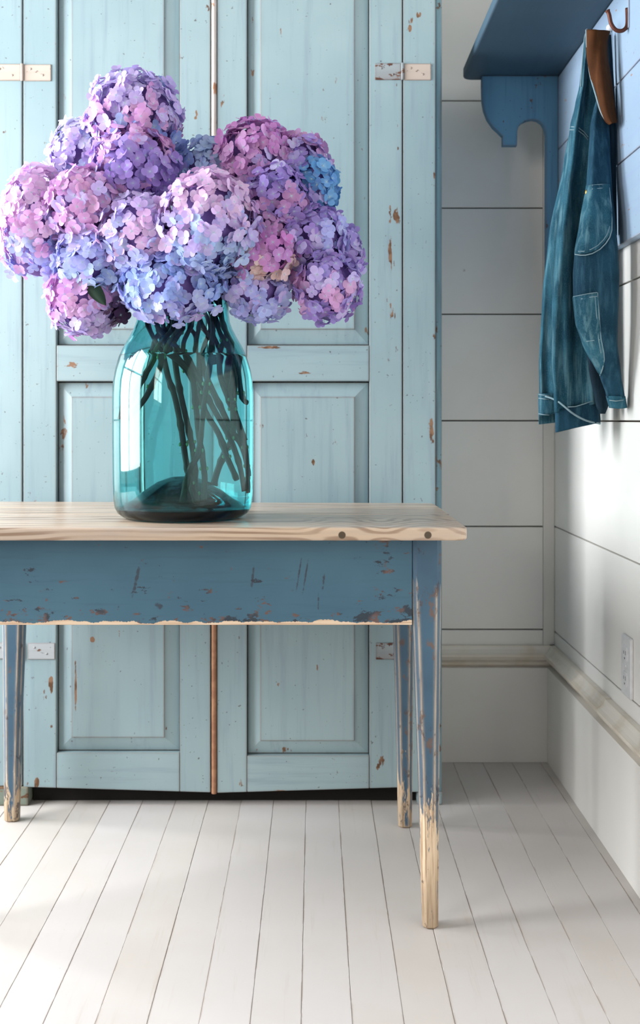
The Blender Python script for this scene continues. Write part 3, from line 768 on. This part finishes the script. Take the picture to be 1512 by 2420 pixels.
for hi, (h, (C, E)) in enumerate(zip(HEADS, ell)):
    out = (C - (JC + Vector((0, .02, -.04)))); out.normalize()
    t = thing('hydrangea', C - Vector((0, 0, E.z * .6)), h[6], 'hydrangea', 'hydrangeas in the teal glass jar')
    # soft inside of the head
    bm = bmesh.new(); bmesh.ops.create_icosphere(bm, subdivisions=3, radius=1)
    for v in bm.verts:
        d = v.co.normalized(); q = .80 + .05 * mnoise.noise(d * 2.5 + Vector((hi * 3.1, 0, 0)))
        v.co = C + Vector((d.x * E.x, d.y * E.y, d.z * E.z)) * q * (1.03 + .16 * mnoise.noise(d * 2.1 + Vector((hi * 5.3, 2, 0))))
    link('flower_inside', bm, M_core, t, smooth=True)
    # stem: from the head through the neck of the jar and down across the water
    rr = random.Random(50 + hi)
    path, yb = STEMS[hi]
    q = []
    for n_, (u, v) in enumerate(path):
        px_, py_ = 236 + u * .2659, 685 + v * .2659
        z_ = HC - (py_ - VY) * JY / F; mag = 1.30 if z_ < ZW else 1.0
        f_ = n_ / max(1, len(path) - 1)
        q.append(Vector((JX + (px_ - 433) * JY / F / mag, JY + yb[0] + (yb[1] - yb[0]) * f_, max(z_, .7935))))
    p0 = C - out * E.length * .18
    p1 = Vector((q[0].x * .8 + (JX + (C.x - JX) * .22) * .2, q[0].y, 1.225))
    if math.hypot(p1.x - JX, p1.y - JY) > .07:
        p1 = Vector((JX + (p1.x - JX) * .8, p1.y, p1.z))
    body = [p0, p1] + q
    cv = smooth_pts(body, 5); fx = []
    for q in cv:
        if q.z < 1.2:
            rad = math.hypot(q.x - JX, q.y - JY); lim = inner_r(q.z) - .0098
            if rad > lim: q = Vector((JX + (q.x - JX) * lim / rad, JY + (q.y - JY) * lim / rad, q.z))
        fx.append(q)
    bm = bmesh.new(); n = len(fx)
    rads = [.0040 + .0014 * (i / n) + (.0014 if i % 7 == 4 else 0) for i in range(n)]
    tube(bm, fx, rads, 8)
    st = link('stem', bm, M_stem, t, smooth=True)
    for i in sorted(rr.sample(range(n // 2, n - 2), 2)):
        q = fx[i]
        for sgn in (-1, 1):
            bm = bmesh.new(); bmesh.ops.create_icosphere(bm, subdivisions=1, radius=.0034)
            bmesh.ops.scale(bm, vec=(.8, .8, 1.3), verts=bm.verts)
            bmesh.ops.translate(bm, vec=q + Vector((sgn * .0058, -.001, .001)), verts=bm.verts)
            link('bud', bm, M_bud, st, smooth=True)
    # florets
    rp = random.Random(900 + hi)
    a, b, c_ = E; area_ = 4 * math.pi * (((a * b) ** 1.6 + (a * c_) ** 1.6 + (b * c_) ** 1.6) / 3) ** (1 / 1.6)
    n = int(area_ / (.0160 ** 2)); made = 0
    base = AT[t.name]
    for i in range(n):
        zz = 1 - 2 * (i + .5) / n; ph = i * 2.399963 + rp.uniform(-.25, .25)
        rxy = math.sqrt(1 - zz * zz); d = Vector((rxy * math.cos(ph), rxy * math.sin(ph), zz + rp.uniform(-.05, .05))); d.normalize()
        if d.y > .72: continue
        if d.y > .35 and rp.random() < .35: continue
        p = C + Vector((d.x * a, d.y * b, d.z * c_)) * rp.uniform(.88, 1.05) * (1.03 + .16 * mnoise.noise(d * 2.1 + Vector((hi * 5.3, 2, 0))))
        hid = False
        for hj, (C2, E2) in enumerate(ell):
            if hj == hi: continue
            q = p - C2; k2 = (q.x / E2.x) ** 2 + (q.y / E2.y) ** 2 + (q.z / E2.z) ** 2
            if k2 < .74: hid = True; break
        if hid: continue
        if p.z < 1.205 and math.hypot(p.x - JX, p.y - JY) < .112: continue
        nrm = Vector((d.x / a, d.y / b, d.z / c_)); nrm.normalize()
        nrm = (nrm + Vector((rp.uniform(-1, 1), rp.uniform(-1, 1), rp.uniform(-1, 1))) * .52).normalized()
        if made >= 298: break
        o = bpy.data.objects.new('floret', FL[rp.randrange(len(FL))]); COL.objects.link(o); o.parent = t
        sz = rp.uniform(.0128, .0178) * (1.12 if rp.random() < .15 else 1)
        o.matrix_local = Matrix.Translation(p - base) @ nrm.to_track_quat('Z', 'Y').to_matrix().to_4x4() @ Matrix.Rotation(rp.uniform(0, 6.28), 4, 'Z') @ Matrix.Scale(sz, 4)
        up, mid, mid2, lo = h[5]
        v = d.z * .5 + .5 + rp.uniform(-.22, .22)
        k3 = mnoise.noise(p * 22.0 + Vector((hi * 1.7, 0, 0)))
        rgb = up if v > .72 else (mid if v > .45 and k3 < .12 else mid2) if v > .28 else lo
        if rp.random() < .12: rgb = rp.choice((up, lo, LV))
        j = rp.uniform(-10, 10)
        if hi == 6 and p.x > C.x + .6 * a and p.z < C.z: rgb = (98, 76, 112)
        wh_ = 0 if rgb == (98, 76, 112) else .16
        o.color = lin(*[max(0, min(252, (q * (1 - wh_) + t_ * wh_) * .985 + j + rp.uniform(-5, 5))) for q, t_ in zip(rgb, (240, 230, 246))])
        made += 1; nfl += 1
    if hi == 6:
        bm = bmesh.new(); q0 = P(200, 655, 2.16); q1 = P(250, 722, 2.15); rows = []
        for k in range(9):
            u = k / 8; m_ = q0.lerp(q1, u); wv_ = .0135 * math.sin(math.pi * min(1, u * .93 + .07)) ** .8
            nrm2 = Vector((q1.z - q0.z, 0, -(q1.x - q0.x))).normalized()
            rows.append([bm.verts.new(m_ + nrm2 * wv_ * s_ + Vector((0, .004 * s_ * s_, 0))) for s_ in (-1, -.5, 0, .5, 1)])
        for r0, r1 in zip(rows, rows[1:]):
            for k in range(4): bm.faces.new((r0[k], r0[k + 1], r1[k + 1], r1[k]))
        bmesh.ops.solidify(bm, geom=bm.faces[:], thickness=.0008)
        link('leaf', bm, M_leaf, t, smooth=True)
print('florets', nfl)

# ------------------------------------------------------------------ coat shelf on the right wall
S1, S2 = lin(142, 164, 186), lin(152, 174, 194)
M_rail = painted('rail_paint', S1, S2, lin(150, 112, 92), lin(186, 160, 148), 'y', .8, .004, .645, .5, .5, streak_col=lin(142, 158, 190))
M_shelf = painted('shelf_paint', lin(54, 78, 94), lin(63, 88, 104), lin(70, 62, 64), lin(120, 96, 80), 'y', .5, .006, .70, .4, .55, streak_col=lin(52, 70, 88))
M_brk = painted('bracket_paint', lin(72, 116, 146), lin(84, 130, 158), lin(74, 66, 70), lin(110, 84, 66), 'z', .8, .005, .62, .5, .55, streak_col=lin(60, 92, 124))
M_iron = plain('rusty_hook_iron', lin(96, 52, 38), .5, .4)
XS = .650
sh = thing('coat_shelf', (XR, 2.4, 1.32), 'blue painted shelf with hook rail and scrolled bracket mounted high on the right wall', 'shelf')
zr = [1.322, 1.497, 1.671, 1.866]
for a, b in zip(zr, zr[1:]):
    link('rail_board', box(XS, XR - .0005, 1.45, 3.02, a + .0012, b - .0012, .003, 2), M_rail, sh)
sp = rounded([(.399, 1.45), (XR - .001, 1.45), (XR - .001, 3.035), (.399, 3.035)], .03, (3,), 8)
link('shelf_board', prism(sp, 'z', 1.8665, 1.894, .006, 4), M_shelf, sh)
def bracket(yb, m):
    q = lambda px, py: ((px - VX) * 3.0 / F, HC - (py - VY) * 3.0 / F)
    o = [(1137, 176), (1137, 205), (1138, 240), (1142, 262), (1150, 283), (1163, 302), (1176, 314), (1186, 324), (1186, 346), (1220, 346),
         (1221, 312), (1224, 300), (1232, 292), (1243, 287), (1256, 284), (1268, 286), (1278, 293), (1285, 305), (1288, 322), (1288, 663), (1326, 663), (1326, 176)]
    pts = [q(*p) for p in o]
    pts = [(min(x_, XS - .0005), min(z_, 1.8655)) for x_, z_ in pts]
    link('bracket', prism(pts, 'y', yb, yb + .022, .002, 2), m, sh)
bracket(2.99, M_brk); bracket(1.55, M_brk)
def hook(Y, Z):
    hk = thing('coat_hook', (XS, Y, Z), 'rusty iron J shaped coat hook, empty, on the blue hook rail' if Y < 2.4 else 'white tipped coat hook on the blue rail holding up the denim jacket', 'hook', 'coat hooks on the rail')
    bm = bmesh.new()
    pts = smooth_pts([(XS - .003, Y, Z + .012), (XS - .003, Y, Z - .022), (XS - .012, Y, Z - .034), (XS - .026, Y, Z - .033), (XS - .036, Y, Z - .020), (XS - .040, Y, Z - .002), (XS - .044, Y, Z + .008)], 6)
    tube(bm, pts, [.0042] * (len(pts) - 3) + [.005, .0056, .0046], 10)
    link('hook_arm', bm, M_iron, hk, smooth=True)
    link('back_plate', box(XS - .003, XS + .0002, Y - .009, Y + .009, Z - .03, Z + .03, .001), M_rail, hk)
    return hk
hook(2.325, 1.790)
h2 = hook(2.478, 1.772)
bm = bmesh.new(); bmesh.ops.create_uvsphere(bm, u_segments=16, v_segments=10, radius=.0085)
bmesh.ops.translate(bm, vec=P(1441, 66, 2.455), verts=bm.verts)
link('hook_tip', bm, M_plate, h2, smooth=True)

# ------------------------------------------------------------------ denim jacket
def denim(name, a, b, fade):
    g = G(name); c = g.coords(); st = g.noise(g.coords(scale=(1, 1, .10)), 90, 5, .6); bg_ = g.noise(c, 13, 4)
    col = g.mix(g.step(bg_, .34, .68), a, b)
    col = g.mix(g.math('MULTIPLY', g.step(st, .46, .70), .55), col, fade)
    wv2 = g.noise(g.coords(scale=(1, 1, .6)), 700, 2)
    col = g.mix(g.math('MULTIPLY', g.step(wv2, .5, .75), .3), col, fade)
    g.bump(g.math('ADD', g.math('MULTIPLY', bg_, 1.0), g.math('MULTIPLY', wv2, .15)), .3, .003)
    return g.done(col, .85, .15)
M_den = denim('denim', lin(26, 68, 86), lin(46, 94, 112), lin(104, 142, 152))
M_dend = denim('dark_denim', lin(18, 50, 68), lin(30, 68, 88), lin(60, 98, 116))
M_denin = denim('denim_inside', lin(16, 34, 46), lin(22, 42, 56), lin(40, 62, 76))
M_thread = plain('pale_thread', lin(128, 152, 160), .8)
M_cord = denim('brown_corduroy', lin(62, 34, 16), lin(76, 44, 20), lin(90, 54, 28))
M_brass = plain('brass', lin(214, 164, 78), .3, .9)
jk = thing('denim_jacket', P(1400, 1000, 2.45), 'faded blue denim work jacket with brown collar hanging from the hook rail', 'jacket')

class Lobe:
    """a hanging fold of cloth: rows of (py, left px, right px, depth centre, half depth)"""
    def __init__(s, tab, folds, p=.75): s.tab, s.folds, s.p = tab, folds, p
    def at(s, t, py):
        L, Rr, Yc, hd = interp(s.tab, py)
        px = L + (Rr - L) * (.5 - .5 * math.cos(t)); sn = math.sin(t)
        Y = Yc - hd * math.copysign(abs(sn) ** s.p, sn)
        for (amp, k, ph, kz) in s.folds:
            Y += amp * math.sin(k * t + ph + kz * py) * min(1, (py - s.tab[0][0]) / 160 + .25) * abs(sn) ** .5
        return P(px, py, Y)
    def front(s, px, py, off=.002):
        L, Rr, Yc, hd = interp(s.tab, py); f = max(0.0, min(1.0, (px - L) / (Rr - L)))
        p = s.at(math.acos(1 - 2 * f), py); return p + Vector((-off * .35, -off, 0))
    def mesh(s, y0, y1, rows=48, n=44, thick=.003, bottom=None):
        bm = bmesh.new(); rg = []
        for i in range(rows + 1):
            ring = []
            for k in range(n):
                t = 2 * math.pi * k / n; f = .5 - .5 * math.cos(t)
                yb = bottom(f) if bottom else y1
                ring.append(bm.verts.new(s.at(t, y0 + (yb - y0) * i / rows)))
            rg.append(ring)
        for a, b in zip(rg, rg[1:]):
            for k in range(n): bm.faces.new((a[k], b[k], b[(k + 1) % n], a[(k + 1) % n]))
        bm.faces.new(rg[0])
        bmesh.ops.recalc_face_normals(bm, faces=bm.faces[:])
        bmesh.ops.solidify(bm, geom=bm.faces[:], thickness=thick)
        return bm
far = Lobe([(305, 1346, 1372, 2.60, .018), (380, 1332, 1376, 2.60, .03), (560, 1296, 1350, 2.60, .032), (700, 1281, 1338, 2.60, .032), (860, 1273, 1330, 2.60, .030), (940, 1274, 1332, 2.60, .027), (1010, 1276, 1330, 2.60, .026)],
           [(.004, 3, .5, .004), (.003, 5, 1.2, -.006)])
mid = Lobe([(72, 1383, 1404, 2.465, .012), (120, 1378, 1410, 2.47, .016), (160, 1373, 1412, 2.475, .020), (200, 1369, 1414, 2.48, .024), (250, 1358, 1418, 2.485, .028), (300, 1346, 1422, 2.49, .032),
            (360, 1340, 1420, 2.495, .034), (440, 1328, 1416, 2.50, .036), (560, 1314, 1414, 2.50, .036), (700, 1304, 1414, 2.50, .036), (860, 1303, 1414, 2.50, .034), (960, 1309, 1414, 2.50, .032), (1025, 1312, 1420, 2.50, .030)],
           [(.012, 3, 2.2, .0012), (.005, 6, .4, -.004), (.003, 9, 1.0, .006)])
near = Lobe([(205, 1414, 1434, 2.42, .010), (300, 1394, 1440, 2.405, .022), (380, 1389, 1443, 2.395, .028), (440, 1385, 1446, 2.385, .031), (520, 1371, 1454, 2.365, .034), (600, 1357, 1461, 2.355, .036), (650, 1353, 1463, 2.355, .037), (700, 1354, 1462, 2.355, .037),
             (760, 1360, 1460, 2.36, .035), (810, 1376, 1459, 2.37, .031), (890, 1417, 1468, 2.385, .024), (930, 1431, 1475, 2.39, .022), (968, 1440, 1482, 2.395, .021)],
            [(.004, 3, .6, .003), (.003, 5, 2.0, -.005)])
link('sleeve', far.mesh(305, 935), M_den, jk, smooth=True)
link('body', mid.mesh(72, 985, 70, 64, bottom=lambda f: 975 - 22 * f), M_den, jk, smooth=True)
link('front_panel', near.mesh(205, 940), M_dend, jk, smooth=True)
# cuff of the far sleeve, open at the bottom
cuffL = Lobe([(928, 1271, 1332, 2.60, .031), (1010, 1273, 1332, 2.60, .030)], [(.003, 3, .5, .004)])
def open_band(lobe, y0, bot, name, m, rows=8, n=44, top=None):
    bm = bmesh.new(); rg = []
    for i in range(rows + 1):
        ring = []
        for k in range(n):
            t = 2 * math.pi * k / n; f = .5 - .5 * math.cos(t)
            ya = top(f) if top else y0
            ring.append(bm.verts.new(lobe.at(t, ya + (bot(f, t) - ya) * i / rows)))
        rg.append(ring)
    for a, b in zip(rg, rg[1:]):
        for k in range(n): bm.faces.new((a[k], b[k], b[(k + 1) % n], a[(k + 1) % n]))
    bmesh.ops.recalc_face_normals(bm, faces=bm.faces[:])
    bmesh.ops.solidify(bm, geom=bm.faces[:], thickness=.0035)
    return link(name, bm, m, jk, smooth=True)
open_band(cuffL, 930, lambda f, t: (983 - 8 * f) if math.sin(t) > 0 else 1003 - 6 * f, 'cuff', M_den)
midH = Lobe([(940, 1310, 1416, 2.50, .035), (1025, 1312, 1421, 2.50, .034)], mid.folds)
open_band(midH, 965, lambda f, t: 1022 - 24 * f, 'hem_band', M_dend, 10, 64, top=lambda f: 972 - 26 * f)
nearH = Lobe([(930, 1430, 1477, 2.392, .024), (970, 1440, 1483, 2.395, .023)], near.folds)
open_band(nearH, 936, lambda f, t: 966 - 4 * abs(f - .5), 'hem_band', M_den)
# dark lining seen in the opening between body and front
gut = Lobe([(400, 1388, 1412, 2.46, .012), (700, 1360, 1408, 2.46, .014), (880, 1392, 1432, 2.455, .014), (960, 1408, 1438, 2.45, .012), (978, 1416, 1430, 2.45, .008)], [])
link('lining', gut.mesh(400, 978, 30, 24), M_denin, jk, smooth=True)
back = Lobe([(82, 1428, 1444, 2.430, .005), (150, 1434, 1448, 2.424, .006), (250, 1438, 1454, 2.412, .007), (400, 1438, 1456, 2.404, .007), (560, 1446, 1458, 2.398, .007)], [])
link('back_lining_shade', back.mesh(82, 556, 24, 20), M_denin, jk, smooth=True)  # dark lobe added to deepen the shade between jacket and rail boards
# collar: brown corduroy facing, denim outside, light piping
lf = smooth_pts([(1386, 70, 0), (1387, 100, 0), (1390, 140, 0), (1396, 180, 0), (1408, 222, 0), (1420, 262, 0), (1432, 284, 0), (1441, 292, 0)], 4)
rt = smooth_pts([(1438, 74, 0), (1432, 100, 0), (1433, 140, 0), (1440, 180, 0), (1446, 222, 0), (1451, 258, 0), (1454, 284, 0), (1453, 291, 0)], 4)
bm = bmesh.new(); rows = []
for a, b in zip(lf, rt):
    row = []
    for k in range(9):
        u = k / 8; px = a.x + (b.x - a.x) * u; py = a.y + (b.y - a.y) * u
        Y = 2.412 - .020 * math.sin(math.pi * u) - .03 * (py - 70) / 220 + .004 * math.sin(u * 9 + py * .03)
        row.append(bm.verts.new(P(px, py, Y)))
    rows.append(row)
for a, b in zip(rows, rows[1:]):
    for k in range(8): bm.faces.new((a[k], b[k], b[k + 1], a[k + 1]))
bmesh.ops.recalc_face_normals(bm, faces=bm.faces[:]); bmesh.ops.solidify(bm, geom=bm.faces[:], thickness=.004)
link('collar', bm, M_cord, jk, smooth=True)
def thread(pts, r=.0011, name='stitching', m=None):
    bm = bmesh.new(); tube(bm, pts, r, 6); return link(name, bm, m or M_thread, jk, smooth=True)
thread([P(a.x - 1, a.y, 2.408 - .03 * (a.y - 70) / 220) for a in lf], .0019, 'collar_piping')
ol = smooth_pts([(1387, 68, 0), (1381, 90, 0), (1377, 130, 0), (1374, 170, 0), (1372, 205, 0)], 5)
thread([P(a.x, a.y, 2.452) for a in ol], .0013, 'collar_piping')
# armhole seam
for dy in (0, 7):
    thread([mid.front(px, py + dy, .001) for px, py in ((1346, 300), (1356, 300), (1368, 303), (1380, 312), (1390, 324))], .0012)
# pockets: patches laid on the near front panel
def patch(name, top, bot, l, r_, m, off=.0035, lobe=near, nx=14, ny=14):
    """l, r_: functions of v in 0..1 giving px; top, bot: functions of u giving py"""
    bm = bmesh.new(); rows = []
    for j in range(ny + 1):
        v = j / ny; row = []
        for i in range(nx + 1):
            u = i / nx; py = top(u) + (bot(u) - top(u)) * v
            px = l(py) + (r_(py) - l(py)) * u
            row.append(bm.verts.new(lobe.front(px, py, off)))
        rows.append(row)
    for a, b in zip(rows, rows[1:]):
        for k in range(nx): bm.faces.new((a[k], b[k], b[k + 1], a[k + 1]))
    bmesh.ops.recalc_face_normals(bm, faces=bm.faces[:]); bmesh.ops.solidify(bm, geom=bm.faces[:], thickness=.002)
    return link(name, bm, m, jk, smooth=True)
nl = lambda py: interp(near.tab, py)[0]
chest = patch('chest_pocket', lambda u: 440 - 4 * u, lambda u: 601 - 58 * u ** 3.2, lambda py: nl(py) + 1.5, lambda py: 1440 + min(6, (py - 437) * .1), M_den)
low_ = patch('lower_pocket', lambda u: 702 - 10 * u, lambda u: 880 + 8 * u, lambda py: nl(py) + .6, lambda py: interp([(690, 1412), (760, 1416), (800, 1420), (840, 1428), (860, 1427), (890, 1419)], py)[0], M_den)
tf = lambda pts, r=.0010: thread([near.front(px, py, .0055) for px, py in pts], r)
for dy in (0, 9):
    tf([(1387, 441 + dy), (1400, 439 + dy), (1420, 437 + dy), (1440, 437 + dy)])
bt = [(1359, 602), (1372, 604), (1384, 604), (1400, 600), (1418, 590), (1432, 576), (1441, 562), (1446, 545), (1446, 520), (1443, 480), (1440, 445)]
tf(bt, .0013); tf([(px - 5, py - 9) for px, py in bt[1:8]])
for dy in (0, 9):
    tf([(1355, 702 + dy), (1375, 698 + dy), (1395, 694 + dy), (1411, 692 + dy)])
tf([(1412, 692), (1416, 750), (1420, 800), (1427, 835), (1428, 850), (1424, 872), (1418, 888)], .0012)
tf([(1406, 702), (1410, 750), (1414, 800), (1420, 835)]); tf([(1386, 807), (1402, 805), (1418, 803)])
# brass button on the chest pocket
bm = bmesh.new(); bmesh.ops.create_uvsphere(bm, u_segments=16, v_segments=10, radius=.0065)
bmesh.ops.scale(bm, vec=(.5, .8, 1), verts=bm.verts); bmesh.ops.translate(bm, vec=near.front(1386, 456, .004), verts=bm.verts)
link('button', bm, M_brass, jk, smooth=True)
# hem stitching and the twisted placket edge
mf = lambda pts, off=.006, lobe=midH, r=.0011: thread([lobe.front(px, py, off) for px, py in pts], r)
mf([(1342, 962), (1360, 961), (1380, 955), (1400, 948), (1410, 946)])
thread(smooth_pts([P(1289, 937, 2.555), P(1302, 941, 2.52), P(1320, 950, 2.47), P(1335, 962, 2.455), P(1352, 976, 2.452), P(1372, 988, 2.455), P(1392, 996, 2.462), P(1418, 1001, 2.475)], 5), .0022, 'placket_edge')
for y0 in (932, 941, 978):
    mf([(1273, y0), (1285, y0 + 2), (1298, y0 + 3)], .003, cuffL)
mf([(1440, 946), (1455, 948), (1470, 946), (1480, 944)], .004, nearH)
